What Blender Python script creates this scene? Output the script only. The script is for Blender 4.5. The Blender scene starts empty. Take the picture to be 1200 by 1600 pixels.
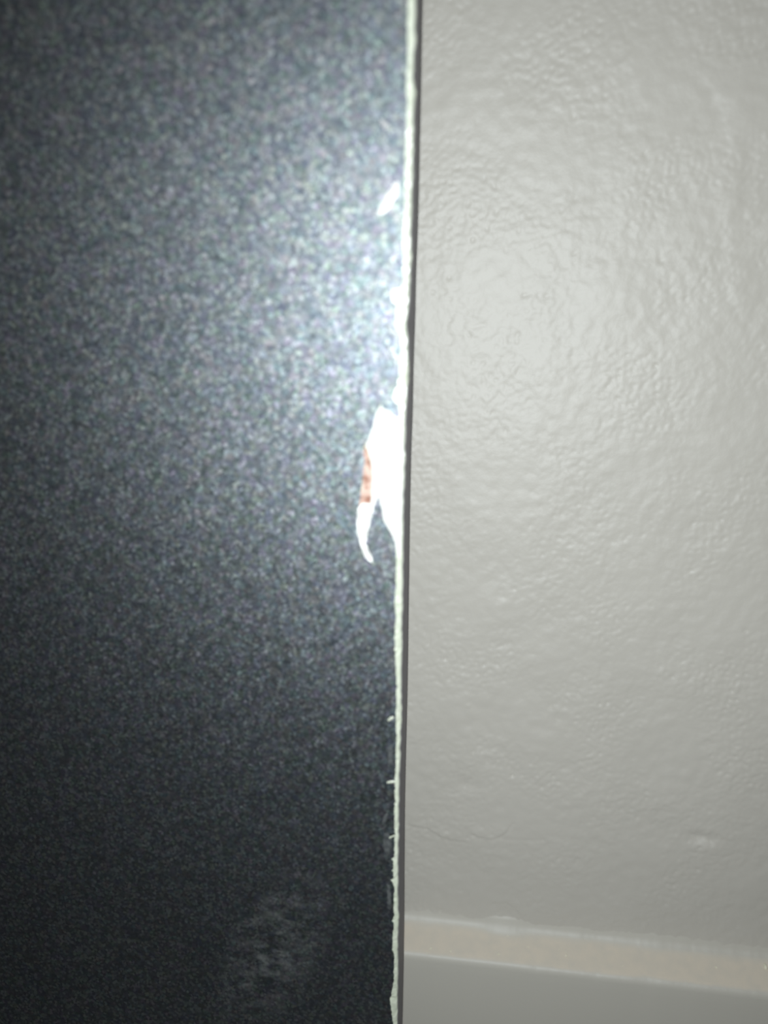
import bpy, bmesh, math
import numpy as np
from mathutils import Vector, Matrix

scene = bpy.context.scene
COL = scene.collection

# ------------------------------------------------------------------ camera
CAM_H = 0.56                       # crouching, lens 0.56 m above the floor
YAW, PITCH, ROLL = map(math.radians, (-7.7, -14.0, 0.65))
fw = Vector((math.sin(YAW) * math.cos(PITCH), math.cos(YAW) * math.cos(PITCH), math.sin(PITCH)))
rt = Vector((math.cos(YAW), -math.sin(YAW), 0.0))
up = rt.cross(fw)
rt2 = math.cos(ROLL) * rt + math.sin(ROLL) * up
up2 = -math.sin(ROLL) * rt + math.cos(ROLL) * up
cam_data = bpy.data.cameras.new('camera')
cam = bpy.data.objects.new('camera', cam_data)
COL.objects.link(cam)
cam.matrix_world = Matrix((
    (rt2.x, up2.x, -fw.x, 0.0),
    (rt2.y, up2.y, -fw.y, 0.0),
    (rt2.z, up2.z, -fw.z, CAM_H),
    (0, 0, 0, 1)))
cam_data.sensor_fit = 'HORIZONTAL'
cam_data.sensor_width = 36.0
cam_data.lens = 36.0 * 1290.0 / 1200.0
cam_data.clip_start = 0.01
cam_data.dof.use_dof = True
cam_data.dof.focus_distance = 0.505
cam_data.dof.aperture_fstop = 3.7
scene.camera = cam

# ------------------------------------------------------------------ light
world = bpy.data.worlds.new('dim_room')
scene.world = world
world.use_nodes = True
world.node_tree.nodes['Background'].inputs['Color'].default_value = (1.0, 0.80, 0.62, 1)
world.node_tree.nodes['Background'].inputs['Strength'].default_value = 0.030

flash_data = bpy.data.lights.new('camera_flash', 'SPOT')      # the phone's own flash beside the lens
flash_data.energy = 11.6
flash_data.color = (0.925, 1.0, 1.035)
flash_data.shadow_soft_size = 0.003
flash_data.spot_size = math.radians(150)
flash_data.spot_blend = 1.0
flash = bpy.data.objects.new('camera_flash', flash_data)
COL.objects.link(flash)
flash.matrix_world = cam.matrix_world.copy()
flash.location = Vector((0, 0, CAM_H)) + rt2 * 0.000 - up2 * 0.010 - fw * 0.002

scene.view_settings.view_transform = 'Standard'
scene.view_settings.look = 'None'
scene.view_settings.gamma = 1.0
scene.view_settings.use_curve_mapping = False
scene.view_settings.exposure = 0.0


# ------------------------------------------------------------------ helpers
def material(name):
    m = bpy.data.materials.new(name)
    m.use_nodes = True
    nt = m.node_tree
    b = nt.nodes['Principled BSDF']
    return m, nt, b


def node(nt, kind, **kw):
    n = nt.nodes.new(kind)
    for k, v in kw.items():
        setattr(n, k, v)
    return n


def mesh_object(name, mesh, mat, parent=None):
    o = bpy.data.objects.new(name, mesh)
    COL.objects.link(o)
    if mat is not None:
        mesh.materials.append(mat)
    if parent is not None:
        o.parent = parent
    return o


def from_bm(name, bm, mat, parent=None, smooth=False):
    bmesh.ops.recalc_face_normals(bm, faces=bm.faces[:])
    me = bpy.data.meshes.new(name)
    bm.to_mesh(me)
    bm.free()
    if smooth:
        me.polygons.foreach_set('use_smooth', [True] * len(me.polygons))
    return mesh_object(name, me, mat, parent)


def grid_mesh(name, verts, n, m, closed=False):
    """verts: array (n, m, 3); quads between neighbours; closed wraps the second index."""
    v = verts.reshape(-1, 3)
    i = np.arange(n - 1)[:, None]
    j = np.arange(m if closed else m - 1)[None, :]
    j2 = (j + 1) % m
    q = np.stack([i * m + j, i * m + j2, (i + 1) * m + j2, (i + 1) * m + j], axis=-1).reshape(-1, 4)
    me = bpy.data.meshes.new(name)
    me.vertices.add(len(v))
    me.vertices.foreach_set('co', v.astype(np.float32).ravel())
    me.loops.add(q.size)
    me.loops.foreach_set('vertex_index', q.astype(np.int32).ravel())
    me.polygons.add(len(q))
    me.polygons.foreach_set('loop_start', np.arange(0, q.size, 4, dtype=np.int32))
    me.polygons.foreach_set('use_smooth', np.ones(len(q), dtype=bool))
    me.update(calc_edges=True)
    me.validate()
    return me


rng = np.random.default_rng(11)


def band_noise(nz, nx, step, lo, hi):
    """smooth random relief with wavelengths between lo and hi metres, unit rms"""
    f = np.fft.fft2(rng.standard_normal((nz, nx)))
    kz = np.fft.fftfreq(nz, step)[:, None]
    kx = np.fft.fftfreq(nx, step)[None, :]
    k = np.sqrt(kx ** 2 + kz ** 2) + 1e-9
    wl = 1.0 / k
    s = np.exp(-(np.log(wl / math.sqrt(lo * hi)) / (0.5 * math.log(hi / lo))) ** 2)
    r = np.real(np.fft.ifft2(f * s))
    return r / r.std()


# ------------------------------------------------------------------ materials
def wall_paint():
    m, nt, b = material('grey_satin_wall_paint')
    tc = node(nt, 'ShaderNodeTexCoord')
    n1 = node(nt, 'ShaderNodeTexNoise')
    n1.inputs['Scale'].default_value = 9.0
    n1.inputs['Detail'].default_value = 5.0
    cr = node(nt, 'ShaderNodeValToRGB')
    cr.color_ramp.elements[0].position = 0.3
    cr.color_ramp.elements[0].color = (0.500, 0.470, 0.418, 1)
    cr.color_ramp.elements[1].position = 0.7
    cr.color_ramp.elements[1].color = (0.528, 0.496, 0.443, 1)
    n2 = node(nt, 'ShaderNodeTexNoise')
    n2.inputs['Scale'].default_value = 420.0
    n2.inputs['Detail'].default_value = 4.0
    bp = node(nt, 'ShaderNodeBump')
    bp.inputs['Strength'].default_value = 0.30
    bp.inputs['Distance'].default_value = 0.0004
    for n in (n1, n2):
        nt.links.new(tc.outputs['Object'], n.inputs['Vector'])
    nt.links.new(n1.outputs['Fac'], cr.inputs['Fac'])
    nt.links.new(cr.outputs['Color'], b.inputs['Base Color'])
    nt.links.new(n2.outputs['Fac'], bp.inputs['Height'])
    nt.links.new(bp.outputs['Normal'], b.inputs['Normal'])
    b.inputs['Roughness'].default_value = 0.54
    b.inputs['Diffuse Roughness'].default_value = 0.4
    b.inputs['Specular IOR Level'].default_value = 0.75
    return m


def skirting_paint():
    m, nt, b = material('grey_skirting_paint_with_dust')
    tc = node(nt, 'ShaderNodeTexCoord')
    geo = node(nt, 'ShaderNodeNewGeometry')
    sep = node(nt, 'ShaderNodeSeparateXYZ')
    nt.links.new(geo.outputs['Normal'], sep.inputs[0])
    n1 = node(nt, 'ShaderNodeTexNoise')
    n1.inputs['Scale'].default_value = 120.0
    n1.inputs['Detail'].default_value = 6.0
    nt.links.new(tc.outputs['Object'], n1.inputs['Vector'])
    mr = node(nt, 'ShaderNodeMapRange')
    mr.inputs['From Min'].default_value = 0.72
    mr.inputs['From Max'].default_value = 0.92
    nt.links.new(sep.outputs['Z'], mr.inputs['Value'])
    mul = node(nt, 'ShaderNodeMath', operation='MULTIPLY')
    mr2 = node(nt, 'ShaderNodeMapRange')
    mr2.inputs['From Min'].default_value = 0.25
    mr2.inputs['From Max'].default_value = 0.6
    mr2.inputs['To Min'].default_value = 0.55
    nt.links.new(n1.outputs['Fac'], mr2.inputs['Value'])
    nt.links.new(mr.outputs['Result'], mul.inputs[0])
    nt.links.new(mr2.outputs['Result'], mul.inputs[1])
    mx = node(nt, 'ShaderNodeMix', data_type='RGBA')
    mx.inputs['A'].default_value = (0.535, 0.505, 0.445, 1)
    mx.inputs['B'].default_value = (0.640, 0.570, 0.475, 1)
    nt.links.new(mul.outputs[0], mx.inputs['Factor'])
    nt.links.new(mx.outputs['Result'], b.inputs['Base Color'])
    bp = node(nt, 'ShaderNodeBump')
    bp.inputs['Strength'].default_value = 0.2
    bp.inputs['Distance'].default_value = 0.0004
    n3 = node(nt, 'ShaderNodeTexNoise')
    n3.inputs['Scale'].default_value = 500.0
    n3.inputs['Detail'].default_value = 3.0
    nt.links.new(tc.outputs['Object'], n3.inputs['Vector'])
    nt.links.new(n3.outputs['Fac'], bp.inputs['Height'])
    nt.links.new(bp.outputs['Normal'], b.inputs['Normal'])
    b.inputs['Roughness'].default_value = 0.5
    b.inputs['Diffuse Roughness'].default_value = 0.25
    return m


def laminate_dark():
    """dark blue-grey metallic-flake laminate: every flake mirrors the flash its own way"""
    m, nt, b = material('dark_flake_laminate')
    tc = node(nt, 'ShaderNodeTexCoord')
    geo = node(nt, 'ShaderNodeNewGeometry')

    def flakes(scale, k):
        v = node(nt, 'ShaderNodeTexVoronoi')
        v.inputs['Scale'].default_value = scale
        nt.links.new(tc.outputs['Object'], v.inputs['Vector'])
        s = node(nt, 'ShaderNodeVectorMath', operation='SUBTRACT')
        s.inputs[1].default_value = (0.5, 0.5, 0.5)
        nt.links.new(v.outputs['Color'], s.inputs[0])
        c = node(nt, 'ShaderNodeVectorMath', operation='SCALE')
        c.inputs['Scale'].default_value = k
        nt.links.new(s.outputs[0], c.inputs[0])
        return v, c
    v1, c1 = flakes(700.0, 0.11)
    v2, c2 = flakes(340.0, 0.06)
    a1 = node(nt, 'ShaderNodeVectorMath', operation='ADD')
    a2 = node(nt, 'ShaderNodeVectorMath', operation='ADD')
    nm = node(nt, 'ShaderNodeVectorMath', operation='NORMALIZE')
    nt.links.new(geo.outputs['Normal'], a1.inputs[0])
    nt.links.new(c1.outputs[0], a1.inputs[1])
    nt.links.new(a1.outputs[0], a2.inputs[0])
    nt.links.new(c2.outputs[0], a2.inputs[1])
    nt.links.new(a2.outputs[0], nm.inputs[0])
    nt.links.new(nm.outputs[0], b.inputs['Normal'])
    # flakes differ in tint and brightness
    hs = node(nt, 'ShaderNodeValToRGB')
    e = hs.color_ramp.elements
    e[0].position = 0.0
    e[0].color = (0.126, 0.139, 0.155, 1)
    e[1].position = 1.0
    e[1].color = (0.277, 0.307, 0.307, 1)
    mid = e.new(0.6)
    mid.color = (0.172, 0.189, 0.206, 1)
    sp = node(nt, 'ShaderNodeSeparateColor')
    nt.links.new(v1.outputs['Color'], sp.inputs[0])
    nt.links.new(sp.outputs[1], hs.inputs['Fac'])
    tint = node(nt, 'ShaderNodeVectorMath', operation='MULTIPLY_ADD')
    tint.inputs[1].default_value = (0.17, 0.15, 0.17)
    tint.inputs[2].default_value = (0.915, 0.925, 0.915)
    nt.links.new(v2.outputs['Color'], tint.inputs[0])
    tinted = node(nt, 'ShaderNodeVectorMath', operation='MULTIPLY')
    nt.links.new(hs.outputs['Color'], tinted.inputs[0])
    nt.links.new(tint.outputs[0], tinted.inputs[1])
    # faint pale rub marks low down on the panel
    mp = node(nt, 'ShaderNodeMapping', vector_type='TEXTURE')
    mp.inputs['Location'].default_value = (0.388, -0.012, 0.205)
    mp.inputs['Rotation'].default_value = (0, math.radians(25), 0)
    mp.inputs['Scale'].default_value = (0.030, 1.0, 0.070)
    nt.links.new(tc.outputs['Object'], mp.inputs['Vector'])
    gr = node(nt, 'ShaderNodeTexGradient', gradient_type='SPHERICAL')
    nt.links.new(mp.outputs[0], gr.inputs['Vector'])
    mp2 = node(nt, 'ShaderNodeMapping')
    mp2.inputs['Scale'].default_value = (95.0, 95.0, 190.0)
    mp2.inputs['Rotation'].default_value = (0, math.radians(-12), 0)
    nt.links.new(tc.outputs['Object'], mp2.inputs['Vector'])
    nz = node(nt, 'ShaderNodeTexNoise')
    nz.inputs['Scale'].default_value = 1.0
    nz.inputs['Detail'].default_value = 5.0
    nt.links.new(mp2.outputs[0], nz.inputs['Vector'])
    mr = node(nt, 'ShaderNodeMapRange')
    mr.inputs['From Min'].default_value = 0.44
    mr.inputs['From Max'].default_value = 0.68
    nt.links.new(nz.outputs['Fac'], mr.inputs['Value'])
    gm = node(nt, 'ShaderNodeMath', operation='MULTIPLY')
    nt.links.new(gr.outputs['Fac'], gm.inputs[0])
    nt.links.new(mr.outputs['Result'], gm.inputs[1])
    g2 = node(nt, 'ShaderNodeMath', operation='MULTIPLY', use_clamp=True)
    g2.inputs[1].default_value = 0.5
    nt.links.new(gm.outputs[0], g2.inputs[0])
    mx = node(nt, 'ShaderNodeMix', data_type='RGBA')
    nt.links.new(g2.outputs[0], mx.inputs['Factor'])
    nt.links.new(tinted.outputs[0], mx.inputs['A'])
    mx.inputs['B'].default_value = (0.42, 0.42, 0.40, 1)
    nt.links.new(mx.outputs['Result'], b.inputs['Base Color'])
    mt = node(nt, 'ShaderNodeMapRange')
    mt.inputs['To Min'].default_value = 0.96
    mt.inputs['To Max'].default_value = 0.2
    nt.links.new(g2.outputs[0], mt.inputs['Value'])
    nt.links.new(mt.outputs['Result'], b.inputs['Metallic'])
    b.inputs['Roughness'].default_value = 0.525
    gl = node(nt, 'ShaderNodeBsdfAnisotropic', distribution='BECKMANN')
    gl.inputs['Roughness'].default_value = 0.56
    nt.links.new(mx.outputs['Result'], gl.inputs['Color'])
    nt.links.new(nm.outputs[0], gl.inputs['Normal'])
    ms = node(nt, 'ShaderNodeMixShader')
    ms.inputs[0].default_value = 0.3
    nt.links.new(b.outputs[0], ms.inputs[1])
    nt.links.new(gl.outputs[0], ms.inputs[2])
    nt.links.new(ms.outputs[0], nt.nodes['Material Output'].inputs['Surface'])
    return m


def plain(name, col, rough, metallic=0.0, bump=0.0, scale=300.0, col2=None):
    m, nt, b = material(name)
    tc = node(nt, 'ShaderNodeTexCoord')
    n = node(nt, 'ShaderNodeTexNoise')
    n.inputs['Scale'].default_value = scale
    n.inputs['Detail'].default_value = 4.0
    nt.links.new(tc.outputs['Object'], n.inputs['Vector'])
    mx = node(nt, 'ShaderNodeMix', data_type='RGBA')
    mx.inputs['A'].default_value = (*col, 1)
    mx.inputs['B'].default_value = (*(col2 or [c * 0.85 for c in col]), 1)
    mr = node(nt, 'ShaderNodeMapRange')
    mr.inputs['From Min'].default_value = 0.35
    mr.inputs['From Max'].default_value = 0.65
    nt.links.new(n.outputs['Fac'], mr.inputs['Value'])
    nt.links.new(mr.outputs['Result'], mx.inputs['Factor'])
    nt.links.new(mx.outputs['Result'], b.inputs['Base Color'])
    if bump:
        bp = node(nt, 'ShaderNodeBump')
        bp.inputs['Strength'].default_value = bump
        bp.inputs['Distance'].default_value = 0.0005
        nt.links.new(n.outputs['Fac'], bp.inputs['Height'])
        nt.links.new(bp.outputs['Normal'], b.inputs['Normal'])
    b.inputs['Roughness'].default_value = rough
    b.inputs['Metallic'].default_value = metallic
    return m


M_WALL = wall_paint()
M_SKIRT = skirting_paint()
M_LAM = laminate_dark()
M_CORE = plain('pale_cream_core', (0.59, 0.62, 0.49), 0.36, bump=0.25, scale=260.0, col2=(0.65, 0.67, 0.55))
M_CORE.node_tree.nodes['Principled BSDF'].inputs['Specular IOR Level'].default_value = 1.0
M_BAND = plain('dark_edge_band', (0.145, 0.132, 0.155), 0.5, bump=0.1, scale=180.0)
M_BACK = plain('dark_backing', (0.05, 0.052, 0.056), 0.55)
M_WOOD = plain('raw_brown_wood', (0.33, 0.15, 0.10), 0.7, bump=0.5, scale=330.0, col2=(0.72, 0.52, 0.43))
M_SHARD = plain('white_torn_laminate', (0.84, 0.83, 0.78), 0.35, bump=0.3, scale=350.0)
M_SCUFF = plain('rubbed_laminate', (0.13, 0.14, 0.145), 0.45, metallic=0.7, bump=0.3, scale=400.0, col2=(0.26, 0.275, 0.275))
M_SPECK = plain('pale_paint_crumb', (0.86, 0.82, 0.66), 0.5)
M_FLOOR = plain('grey_sheet_flooring', (0.09, 0.086, 0.08), 0.55, bump=0.1, scale=60.0, col2=(0.12, 0.114, 0.105))

# ------------------------------------------------------------------ setting
WALL_Y = 0.50
fx0, fx1, fz0, fz1, ST = -0.25, 0.36, 0.10, 0.80, 0.001
fx = np.arange(fx0, fx1 + ST / 2, ST)
fz = np.arange(fz0, fz1 + ST / 2, ST)
nx, nz = len(fx), len(fz)
GX, GZ = np.meshgrid(fx, fz)
relief = 0.16 * band_noise(nz, nx, ST, 0.030, 0.090)          # millimetres, towards the room
peel = band_noise(nz, nx, ST, 0.0032, 0.0085)
patch = np.clip(0.75 + 0.35 * band_noise(nz, nx, ST, 0.05, 0.15), 0.25, 1.4)
relief += 0.072 * patch * (peel - 0.25 * peel ** 2)
relief += 0.085 * band_noise(nz, nx, ST, 0.008, 0.018)
ux = np.clip(np.minimum(GX - fx0, fx1 - GX) / 0.04, 0, 1)
uz = np.clip(np.minimum(GZ - fz0 + 0.03, fz1 - GZ) / 0.04, 0, 1)
relief *= ux * uz * (1.0 + 0.55 * np.clip((0.42 - GZ) / 0.15, 0, 1))


def polyline_distance(pts):
    d = np.full(GX.shape, 1e9)
    for (ax, az), (bx_, bz_) in zip(pts[:-1], pts[1:]):
        dx, dz = bx_ - ax, bz_ - az
        t = np.clip(((GX - ax) * dx + (GZ - az) * dz) / (dx * dx + dz * dz), 0, 1)
        d = np.minimum(d, np.hypot(GX - ax - t * dx, GZ - az - t * dz))
    return d


def lip(pts):
    """the old paint edge: proud above the line, dropping sharply below it"""
    xs = np.array([p[0] for p in pts])
    zs = np.array([p[1] for p in pts])
    dz = GZ - np.interp(GX, xs, zs)
    side = 1.0 / (1.0 + np.exp(-dz / 0.00035))
    ends = np.clip((GX - xs[0]) / 0.005, 0, 1) * np.clip((xs[-1] - GX) / 0.005, 0, 1)
    return side * np.exp(-np.clip(dz, 0, None) / 0.007) * ends


def mmv(pts):
    return [(x / 1000.0, z / 1000.0) for x, z in pts]


def bump_at(x, z, sx, sz):
    return np.exp(-((GX - x) / sx) ** 2 - ((GZ - z) / sz) ** 2)


CRACK_A = mmv([(-49.02, 211.29), (-40.56, 210.68), (-34.79, 210.29), (-29.39, 206.83), (-20.45, 203.26), (-9.41, 202.44)])
CRACK_B = mmv([(-5.28, 209.43), (1.34, 207.64), (7.9, 206.85), (14.32, 209.05), (19.3, 213.57), (23.31, 219.94)])
CRACK_C = mmv([(16.54, 207.79), (29.48, 208.2), (44.43, 209.33)])
ARC = mmv([(12.3, 154.62), (21.04, 157.26), (28.26, 153.98), (32.6, 146.67), (35.99, 140.79)])
SCRATCH = mmv([(-45.99, 260.96), (-22.29, 265.07), (3.14, 270.26)])
PITS = mmv([(25.16, 566.52), (13.12, 566.77), (87.61, 586.21), (-10.02, 305.62), (15.58, 388.05), (116.61, 335.31), (157.05, 369.45), (-43.18, 140.84), (-24.14, 144.82), (-10.31, 163.36)])
RIDGE = mmv([(119.23, 670.37), (120.77, 628.97), (121.07, 607.56), (133.11, 568.57)])
relief += 1.0 * lip(CRACK_A) - 0.6 * np.exp(-(polyline_distance(CRACK_A) / 0.0011) ** 2)
relief += 0.95 * lip(CRACK_B) - 0.55 * np.exp(-(polyline_distance(CRACK_B) / 0.0011) ** 2)
relief -= 0.35 * np.exp(-(polyline_distance(CRACK_C) / 0.0013) ** 2)
relief += 0.22 * np.exp(-(polyline_distance(SCRATCH) / 0.0030) ** 2)
relief += 0.9 * lip(ARC) - 0.4 * np.exp(-(polyline_distance(ARC) / 0.0014) ** 2)              # torn hollow above the skirting
relief -= 0.25 * bump_at(0.0205, 0.1505, 0.0105, 0.0060)
relief -= 2.2 * bump_at(0.1460, 0.2225, 0.0085, 0.0042)                      # dent on the right
relief += 0.5 * bump_at(0.1480, 0.2150, 0.010, 0.0030)
relief -= 1.5 * bump_at(-0.0090, 0.2475, 0.012, 0.0060)                      # shallow dent near the panel
for i, (px, pz) in enumerate(PITS):
    relief += (-0.7 if i != 3 else 0.7) * bump_at(px, pz, 0.0016, 0.0014)
relief += 0.55 * np.exp(-(polyline_distance(RIDGE) / 0.0065) ** 2)           # filled vertical seam on the right

cx = np.concatenate([np.linspace(-1.5, fx0, 12)[:-1], fx, np.linspace(fx1, 1.5, 12)[1:]])
cz = np.concatenate([[0.0, 0.05], fz, np.linspace(fz1, 2.4, 12)[1:]])
WX, WZ = np.meshgrid(cx, cz)
disp = np.zeros(WX.shape)
disp[2:2 + nz, 11:11 + nx] = relief
wv = np.stack([WX, WALL_Y - disp / 1000.0, WZ], axis=-1)
wall_me = grid_mesh('wall_back', wv, len(cz), len(cx))
wbm = bmesh.new()
wbm.from_mesh(wall_me)
back = [wbm.verts.new(p) for p in ((-1.5, 0.6, 0), (1.5, 0.6, 0), (1.5, 0.6, 2.4), (-1.5, 0.6, 2.4),
                                   (-1.5, 0.5, 0), (1.5, 0.5, 0), (1.5, 0.5, 2.4), (-1.5, 0.5, 2.4))]
for q in ((0, 3, 2, 1), (0, 1, 5, 4), (1, 2, 6, 5), (2, 3, 7, 6), (3, 0, 4, 7)):
    wbm.faces.new([back[k] for k in q])
wbm.to_mesh(wall_me)
wbm.free()
wall = mesh_object('wall_back', wall_me, M_WALL)
wall['kind'] = 'structure'
wall['label'] = 'light grey painted wall with rolled paint texture'

# floor
bm = bmesh.new()
bmesh.ops.create_cube(bm, size=1.0, matrix=Matrix.Translation((0, -0.45, -0.025)) @ Matrix.Diagonal((3.0, 2.1, 0.05, 1)))
floor = from_bm('floor', bm, M_FLOOR)
floor['kind'] = 'structure'
floor['label'] = 'dark grey floor at the foot of the wall'

# skirting: swept profile, ledge rising gently to a soft caulked joint
sx = np.concatenate([np.linspace(-1.5, -0.20, 30)[:-1], np.arange(-0.20, 0.30, 0.0015), np.linspace(0.30, 1.5, 30)])
prof = [(0.5035, 0.0), (0.474, 0.0), (0.474, 0.06), (0.474, 0.118), (0.474, 0.1250), (0.4742, 0.1268), (0.4748, 0.1283), (0.4757, 0.1294),
        (0.4769, 0.1302), (0.4785, 0.1308), (0.4820, 0.1319), (0.4860, 0.1332), (0.4900, 0.1345), (0.4930, 0.1356), (0.4955, 0.1369),
        (0.4972, 0.1384), (0.4984, 0.1398), (0.4992, 0.1414), (0.4999, 0.1434), (0.5007, 0.1456), (0.5014, 0.1475), (0.5035, 0.1480)]
k1 = np.convolve(rng.standard_normal(len(sx)), np.ones(9) / 9.0, 'same')
k2 = np.convolve(rng.standard_normal(len(sx)), np.ones(25) / 25.0, 'same')
sv = np.zeros((len(sx), len(prof), 3))
for j, (py, pz) in enumerate(prof):
    wgt_edge = math.exp(-((py - 0.4750) / 0.0022) ** 2) * (1.0 if pz > 0.12 else 0.0)
    wgt_top = math.exp(-((py - 0.4985) / 0.004) ** 2) * (1.0 if 0.13 < pz and py < 0.5008 else 0.0)
    wgt_led = 1.0 if 0.130 < pz < 0.137 else 0.0
    nick = (np.exp(-((sx - 0.043) / 0.0022) ** 2) + 0.7 * np.exp(-((sx - 0.082) / 0.003) ** 2)) * wgt_edge
    lump = 0.6 * np.exp(-((sx - 0.020) / 0.012) ** 2) * wgt_top
    sv[:, j, 0] = sx
    sv[:, j, 1] = py - 0.0003 * wgt_edge * k1 - 0.0010 * wgt_top * k2 - 0.0020 * lump
    sv[:, j, 2] = pz + 0.0003 * wgt_edge * k1 - 0.0005 * nick + 0.0014 * wgt_top * k2 + 0.0012 * lump \
        + 0.0003 * wgt_led * k2 * (1 + math.sin(900 * py))
skirt_me = grid_mesh('baseboard_back', sv, len(sx), len(prof), closed=True)
skirt = mesh_object('baseboard_back', skirt_me, M_SKIRT)
skirt['kind'] = 'structure'
skirt['label'] = 'grey painted skirting with a dusty sloping top ledge'
bm = bmesh.new()
bm.from_mesh(skirt_me)
bmesh.ops.recalc_face_normals(bm, faces=bm.faces[:])
bm.to_mesh(skirt_me)
bm.free()


def ledge_z(y):
    return 0.1307 + (y - 0.478) * 0.325


# pale crumbs lying on the ledge
CRUMBS = [(-28.9, 479.3, 1.5), (-15.3, 479.1, 1.1), (17.4, 480.5, 1.4), (23.3, 494.0, 1.1), (37.3, 487.6, 1.0),
          (58.5, 488.6, 0.8), (63.0, 484.6, 1.3), (161.2, 487.8, 1.7), (193.5, 492.0, 2.6), (39.3, 480.0, 0.6), (100.0, 482.0, 0.6)]
for i, (x, y, s) in enumerate(CRUMBS):
    bm = bmesh.new()
    bmesh.ops.create_icosphere(bm, subdivisions=1, radius=0.5)
    for v in bm.verts:
        v.co *= float(rng.uniform(0.7, 1.2))
        v.co.x *= 0.75
        v.co.z *= 0.8
    ang = float(rng.uniform(-0.6, 0.6))
    bmesh.ops.transform(bm, verts=bm.verts[:], matrix=Matrix.Translation((x / 1000, y / 1000, ledge_z(y / 1000) + 0.0002 * s))
                        @ Matrix.Rotation(ang, 4, 'Z') @ Matrix.Diagonal((0.0013 * s, 0.0019 * s, 0.0014 * s, 1)))
    from_bm('paint_crumb', bm, M_SPECK, skirt)

# ------------------------------------------------------------------ the dark panel
Y0, Y_CORE, Y_BACK = 0.380, 0.3809, 0.409
LEFT, TOP = -0.95, 2.00
root = bpy.data.objects.new('laminate_panel', None)
COL.objects.link(root)
root.location = (-0.5, 0.3945, 0.0)
root['label'] = 'dark blue-grey speckled laminate panel with a chipped white edge, standing before the grey wall'
root['category'] = 'panel'
OFF = np.array(root.location)

OUTER = np.array([(-40.84, 683.14), (-40.82, 668.8), (-41.11, 656.63), (-41.49, 655.17), (-41.04, 652.94), (-40.4, 647.97), (-40.84, 643.0), (-40.95, 634.19), (-40.86, 608.42), (-41.27, 592.51), (-40.93, 589.83), (-41.33, 565.24), (-41.81, 559.65), (-42.41, 552.62), (-42.33, 548.37), (-41.7, 545.54), (-41.4, 536.95), (-41.17, 532.62), (-41.48, 525.34), (-42.02, 513.54), (-42.31, 495.51), (-42.15, 477.09), (-42.25, 464.56), (-42.34, 451.83), (-41.86, 432.4), (-41.8, 419.18), (-41.8, 409.12), (-41.79, 398.94), (-41.83, 381.7), (-41.47, 369.45), (-41.46, 358.78), (-41.42, 346.18), (-41.63, 327.82), (-41.67, 309.1), (-41.54, 289.99), (-41.75, 270.42), (-41.45, 250.49), (-40.74, 238.39), (-40.9, 226.02), (-40.82, 209.31), (-40.5, 188.03), (-40.53, 166.21)]) / 1000.0
INNER = np.array([(-43.92, 682.92), (-43.75, 673.4), (-43.62, 658.89), (-43.96, 654.98), (-43.72, 649.05), (-43.45, 641.58), (-44.01, 626.42), (-44.11, 616.13), (-43.98, 608.31), (-44.17, 595.1), (-44.7, 592.43), (-44.23, 581.65), (-44.2, 570.72), (-44.73, 567.96), (-46.74, 567.39), (-49.04, 567.09), (-49.89, 565.14), (-48.99, 562.93), (-46.63, 560.16), (-47.16, 556.79), (-47.41, 553.98), (-47.38, 551.72), (-46.77, 549.75), (-44.98, 547.79), (-44.66, 545.53), (-45.11, 536.93), (-45.04, 532.61), (-45.27, 528.25), (-46.09, 524.15), (-47.26, 522.36), (-48.12, 519.99), (-48.09, 518.22), (-46.87, 516.48), (-45.08, 515.94), (-44.7, 510.61), (-45.27, 509.11), (-47.4, 511.13), (-49.52, 512.86), (-51.93, 513.68), (-53.14, 515.43), (-54.93, 513.3), (-56.1, 510.29), (-56.97, 505.77), (-58.16, 502.72), (-59.05, 499.67), (-60.26, 497.5), (-61.77, 495.02), (-60.84, 491.99), (-61.11, 485.84), (-61.7, 481.18), (-62.3, 476.48), (-62.89, 471.76), (-63.5, 467.01), (-61.93, 465.19), (-57.58, 465.06), (-55.44, 468.63), (-54.23, 471.82), (-52.96, 467.48), (-51.33, 459.65), (-48.8, 455.63), (-46.56, 451.26), (-45.57, 447.14), (-45.19, 442.32), (-45.2, 432.54), (-45.51, 420.98), (-45.62, 417.64), (-45.23, 412.65), (-45.27, 404.22), (-45.52, 399.1), (-45.26, 392.28), (-45.0, 385.39), (-44.36, 374.99), (-44.21, 364.42), (-44.62, 359.04), (-44.11, 346.49), (-44.18, 328.18), (-44.44, 322.59), (-44.42, 309.47), (-44.43, 298.06), (-44.29, 288.45), (-44.28, 275.21), (-45.81, 273.47), (-44.75, 272.01), (-44.7, 267.67), (-45.72, 266.37), (-44.66, 265.3), (-44.62, 262.12), (-46.33, 260.33), (-44.92, 258.9), (-44.01, 255.8), (-43.95, 238.82), (-44.78, 234.62), (-43.86, 232.28), (-44.46, 224.35), (-44.35, 216.04), (-43.41, 211.97), (-43.38, 197.15), (-44.34, 188.44), (-45.36, 183.11), (-44.53, 175.4), (-43.33, 166.81)]) / 1000.0
OUTER[:, 0] -= np.interp(OUTER[:, 1], [0.30, 0.50], [0.0003, 0.0])     # lower down the arris is worn less
INNER[:, 0] += np.interp(INNER[:, 1], [0.30, 0.44], [0.0004, 0.0])
OUTER = OUTER[::-1]
INNER = INNER[::-1]


def wobble(n, amp, w):
    k = np.exp(-np.linspace(-2, 2, w) ** 2)
    return amp * np.convolve(rng.standard_normal(n + w), k / k.sum(), 'same')[:n]


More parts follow.
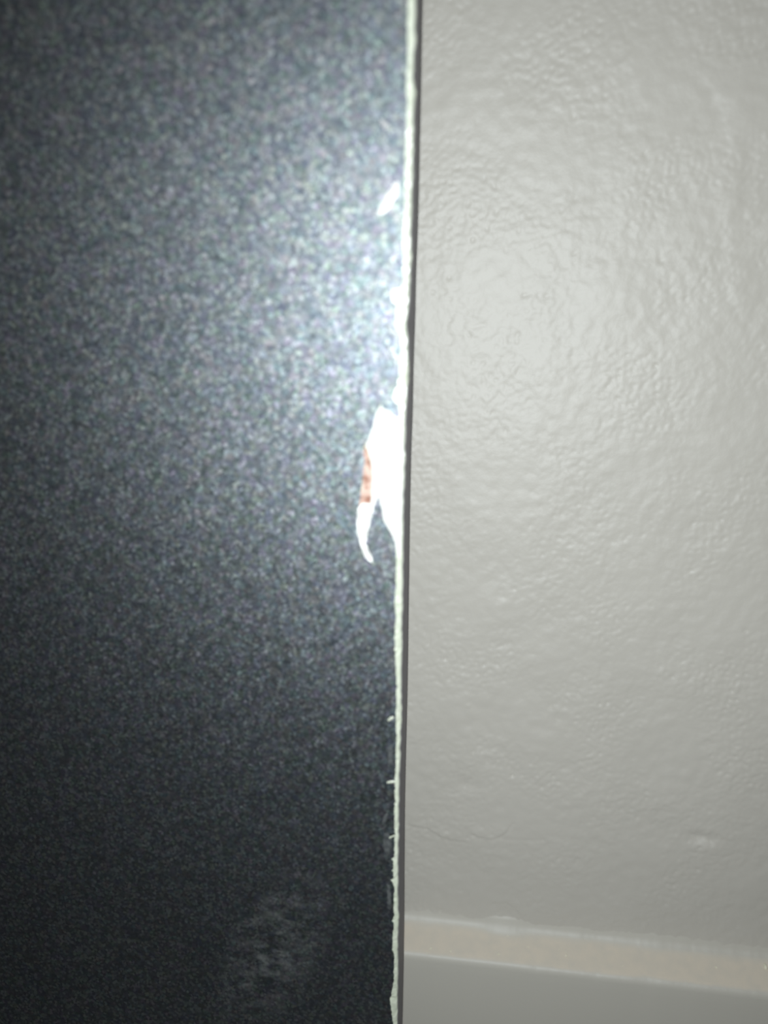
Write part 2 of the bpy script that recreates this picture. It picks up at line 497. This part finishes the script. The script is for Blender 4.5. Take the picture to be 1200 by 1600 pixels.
# outer (right-hand) edge of the core as a function of height
ZS = np.concatenate([np.linspace(0, 0.14, 30)[:-1], np.arange(0.14, 0.70, 0.0016), np.linspace(0.70, TOP, 120)])
XR = np.interp(ZS, OUTER[:, 1], OUTER[:, 0])
XR = XR + wobble(len(ZS), 0.00022, 5)
BOW = np.convolve(np.pad(XR, 20, mode='edge'), np.ones(41) / 41.0, 'valid')

# core: front face, rounded worn arris, side, back, left side
core = np.zeros((len(ZS), 9, 3))
R = 0.0011
cols = [(None, Y_BACK - 0.0009), (None, Y_CORE), (-0.030, Y_CORE), (-0.0085, Y_CORE), (-0.0032, Y_CORE),
        (-R, Y_CORE + 0.0001), (-0.3 * R, Y_CORE + 0.3 * R), (0.0, Y_CORE + R), (0.0, Y_BACK - 0.0009)]
for j, (dx, y) in enumerate(cols):
    core[:, j, 0] = LEFT + 0.0008 if dx is None else XR + dx
    if dx == 0.0 and y > 0.39:
        core[:, j, 0] = BOW - 0.0003
    core[:, j, 1] = y
    if j in (4, 5, 6):
        core[:, j, 1] += np.abs(wobble(len(ZS), 0.00035, 5))
    core[:, j, 2] = ZS
core_me = grid_mesh('core', core - OFF, len(ZS), 9, closed=True)
bm = bmesh.new()
bm.from_mesh(core_me)
bm.verts.ensure_lookup_table()
n_ = len(bm.verts)
bm.faces.new([bm.verts[k] for k in range(9)])
bm.faces.new([bm.verts[n_ - 9 + k] for k in range(9)])
bmesh.ops.recalc_face_normals(bm, faces=bm.faces[:])
bm.to_mesh(core_me)
bm.free()
core_me.polygons.foreach_set('use_smooth', [False] * len(core_me.polygons))
core_o = mesh_object('core', core_me, M_CORE, root)
core_o['label'] = 'pale cream core laid bare along the worn edge'

# dark band on the side of the panel
band = np.zeros((len(ZS), 4, 3))
xs_front = np.minimum(XR, BOW + 0.0003) + 0.00015
for j, (xx, y) in enumerate(((BOW - 0.0002, Y_BACK), (XR - 0.0003, Y_CORE + R + 0.0003), (xs_front + 0.0001, Y_CORE + R + 0.0003), (BOW + 0.0003, Y_BACK))):
    band[:, j, 0] = xx
    band[:, j, 1] = y
    band[:, j, 2] = ZS
band_me = grid_mesh('edge_band', band - OFF, len(ZS), 4, closed=True)
bm = bmesh.new()
bm.from_mesh(band_me)
bmesh.ops.recalc_face_normals(bm, faces=bm.faces[:])
bm.to_mesh(band_me)
bm.free()
band_me.polygons.foreach_set('use_smooth', [False] * len(band_me.polygons))
band_o = mesh_object('edge_band', band_me, M_BAND, root)
band_o['label'] = 'dark grey band on the side of the panel'


def densify(pts, step):
    out = []
    n = len(pts)
    for i in range(n - 1):
        a, b = np.array(pts[i]), np.array(pts[i + 1])
        m = max(1, int(np.hypot(*(b - a)) / step))
        for t in range(m):
            out.append(a + (b - a) * t / m)
    out.append(np.array(pts[-1]))
    return np.array(out)


def sheet(name, outline, y_front, thick, mat, parent, warp=None, offset=OFF):
    """a flat piece with its own thickness cut to an outline (x, z) in metres"""
    bm = bmesh.new()
    f = [bm.verts.new((x - offset[0], y_front - offset[1], z - offset[2])) for x, z in outline]
    b = [bm.verts.new((x - offset[0], y_front + thick - offset[1], z - offset[2])) for x, z in outline]
    n = len(f)
    if warp:
        for v in f + b:
            v.co.y += warp(v.co.x + offset[0], v.co.z + offset[2])
    bm.faces.new(f)
    bm.faces.new(b[::-1])
    for i in range(n):
        bm.faces.new((f[i], b[i], b[(i + 1) % n], f[(i + 1) % n]))
    bm.normal_update()
    bmesh.ops.triangulate(bm, faces=[fc for fc in bm.faces if len(fc.verts) > 4])
    return from_bm(name, bm, mat, parent)


edge = densify(INNER, 0.0012)
edge[1:-1, 0] += wobble(len(edge) - 2, 0.00016, 3)
low = [(INNER[0, 0] + 0.0002 * math.sin(k * 2.1), z) for k, z in enumerate(np.linspace(0.0, INNER[0, 1], 24)[:-1])]
high = [(INNER[-1, 0] + 0.0003 * math.sin(k * 1.7), z) for k, z in enumerate(np.linspace(INNER[-1, 1], TOP, 60)[1:])]
outline = [(LEFT, 0.0)] + low + [tuple(p) for p in edge] + high + [(LEFT, TOP)]
lam = sheet('front_laminate', outline, Y0, Y_CORE - Y0 + 0.0001, M_LAM, root)
lam['label'] = 'dark blue-grey speckled laminate face with a torn right edge'
sheet('back_laminate', [(LEFT, 0.0), (-0.0435, 0.0), (-0.0435, TOP), (LEFT, TOP)], Y_BACK - 0.0009, 0.0009, M_BACK, root)
sheet('side_laminate', [(LEFT, 0.0), (LEFT + 0.0008, 0.0), (LEFT + 0.0008, TOP), (LEFT, TOP)], Y_CORE, Y_BACK - Y_CORE - 0.0009, M_BACK, root)

# rubbed marks and nicks on the face, thin raised burrs
PX, PZ = OFF[0], OFF[2]


def mark(name, pts, mat, h, tilt=0.0):
    p = densify(mmv(pts) + [mmv(pts)[0]], 0.0012)[:-1]
    p = p + np.stack([wobble(len(p), 0.00018, 3), wobble(len(p), 0.00018, 3)], 1)
    c = p.mean(0)
    bm = bmesh.new()
    rim = [bm.verts.new((x - OFF[0], Y0 + 0.00005 - OFF[1], z)) for x, z in p]
    mid = [bm.verts.new((c[0] + (x - c[0]) * 0.6 - OFF[0], Y0 - h - OFF[1] + tilt * (x - c[0]), c[1] + (z - c[1]) * 0.6)) for x, z in p]
    n = len(rim)
    for i in range(n):
        bm.faces.new((rim[i], rim[(i + 1) % n], mid[(i + 1) % n], mid[i]))
    bm.faces.new(mid)
    bm.normal_update()
    bmesh.ops.triangulate(bm, faces=[fc for fc in bm.faces if len(fc.verts) > 4])
    return from_bm(name, bm, mat, lam)


mark('scratch', [(-46.3, 613.29), (-45.42, 610.93), (-47.32, 606.49), (-50.36, 602.02), (-52.87, 598.85), (-55.42, 597.79), (-56.57, 599.39), (-54.34, 603.36), (-51.84, 607.83), (-48.8, 612.0)], M_SHARD, 0.00015)['label'] = 'short white slanting scratch near the edge'
for w in ([(-51.49, 553.08), (-48.84, 551.99), (-47.35, 549.46), (-45.25, 546.09), (-46.98, 544.63), (-49.95, 547.15), (-51.75, 550.53)], [(-50.51, 544.58), (-47.52, 541.2), (-45.69, 536.92), (-45.93, 532.88), (-48.32, 535.14), (-50.74, 539.7), (-51.66, 543.13)], [(-50.93, 423.97), (-48.44, 427.76), (-46.82, 424.22), (-47.38, 418.54), (-49.6, 418.73)],
          [(-49.04, 450.18), (-46.81, 446.75), (-46.08, 439.02), (-46.98, 436.37), (-48.94, 442.12)], [(-50.21, 298.22), (-48.55, 301.45), (-47.2, 302.35), (-47.82, 297.7), (-48.8, 293.76), (-50.51, 294.35)], [(-49.78, 289.8), (-47.4, 290.83), (-44.95, 286.45), (-45.16, 276.68), (-47.88, 273.62), (-50.02, 280.05)],
          [(-48.32, 338.84), (-45.71, 342.72), (-44.87, 329.97), (-47.86, 328.58)], [(-47.71, 259.37), (-45.96, 258.77), (-44.82, 250.88), (-45.03, 240.72), (-47.16, 242.5)], [(-65.77, 504.6), (-63.33, 504.67), (-60.89, 502.94), (-61.19, 501.42), (-63.93, 501.93), (-65.16, 503.11)]):
    mark('scuff', w, M_SCUFF, 0.00012)
for w in ([(-48.52, 355.14), (-46.57, 357.45), (-44.92, 357.23), (-45.56, 355.74), (-47.84, 354.11)], [(-48.43, 319.97), (-46.42, 320.91), (-44.07, 320.76), (-44.06, 319.65), (-46.4, 319.05), (-48.41, 318.48)], [(-47.35, 286.58), (-45.31, 287.96), (-43.28, 288.95), (-43.26, 287.79), (-45.3, 286.8), (-46.99, 285.45)]):
    mark('nick', w, M_CORE, 0.00018)

# the big chip: bare brown wood on its left flank and a torn white sliver hanging below
WOOD = mmv([(-61.16, 495.95), (-59.31, 493.27), (-58.06, 488.41), (-57.1, 483.52), (-57.37, 478.24), (-57.64, 473.55), (-57.92, 468.52), (-61.01, 466.49), (-63.8, 464.47), (-63.5, 468.59), (-62.29, 474.92), (-61.7, 481.18), (-61.42, 487.37), (-61.45, 492.58)])
for o_ in (WOOD,):
    p = densify(o_ + [o_[0]], 0.0012)[:-1]
    p = p + np.stack([wobble(len(p), 0.0002, 3), wobble(len(p), 0.0003, 3)], 1)
    s = sheet('bare_wood', [tuple(q) for q in p], Y_CORE - 0.0006, 0.0012, M_WOOD, root,
              warp=lambda x, z: 0.0004 * math.sin(2600 * x + 500 * z))
    s['label'] = 'reddish brown raw wood in the chip'
BED = mmv([(-54.93, 513.3), (-51.93, 513.68), (-49.52, 512.86), (-47.4, 511.13), (-45.27, 509.11), (-43.19, 510.06), (-42.95, 495.66), (-42.95, 477.27), (-42.95, 458.45), (-43.05, 445.01), (-44.26, 443.01), (-46.24, 450.32), (-48.79, 454.99), (-51.32, 459.01), (-52.95, 466.85), (-54.54, 471.18), (-55.74, 467.35), (-58.21, 466.61), (-57.35, 475.13), (-57.1, 482.9), (-58.07, 490.56), (-60.25, 496.29), (-58.16, 502.72), (-56.69, 508.77)])
p = densify(BED + [BED[0]], 0.0012)[:-1]
p = p + np.stack([wobble(len(p), 0.00015, 3), wobble(len(p), 0.00015, 3)], 1)
bed = sheet('chip_bed', [tuple(q) for q in p], Y_CORE - 0.0003, 0.0006, M_SHARD, root,
            warp=lambda x, z: 0.00008 * math.sin(1900 * x + 900 * z))
bed['label'] = 'bright white bared patch inside the chip'
FLAKE = mmv([(-63.81, 466.37), (-61.95, 468.34), (-58.84, 468.16), (-56.35, 466.7), (-57.24, 461.59), (-58.46, 457.08), (-59.37, 452.55), (-59.97, 448.66), (-58.69, 445.49), (-56.46, 440.42), (-56.76, 438.77), (-58.34, 439.34), (-60.57, 442.48), (-62.48, 448.53), (-64.08, 454.25), (-64.41, 459.99)])
p = densify(FLAKE + [FLAKE[0]], 0.0012)[:-1]
p = p + np.stack([wobble(len(p), 0.00015, 3), wobble(len(p), 0.00015, 3)], 1)
fl = sheet('torn_sliver', [tuple(q) for q in p], Y0 - 0.0008, 0.0007, M_SHARD, root,
           warp=lambda x, z: -0.0009 * ((0.4685 - z) / 0.03) ** 2 + 0.25 * (x + 0.060) + 0.0004 * math.sin(700 * z))
fl['label'] = 'white torn sliver of laminate hanging from the chip'
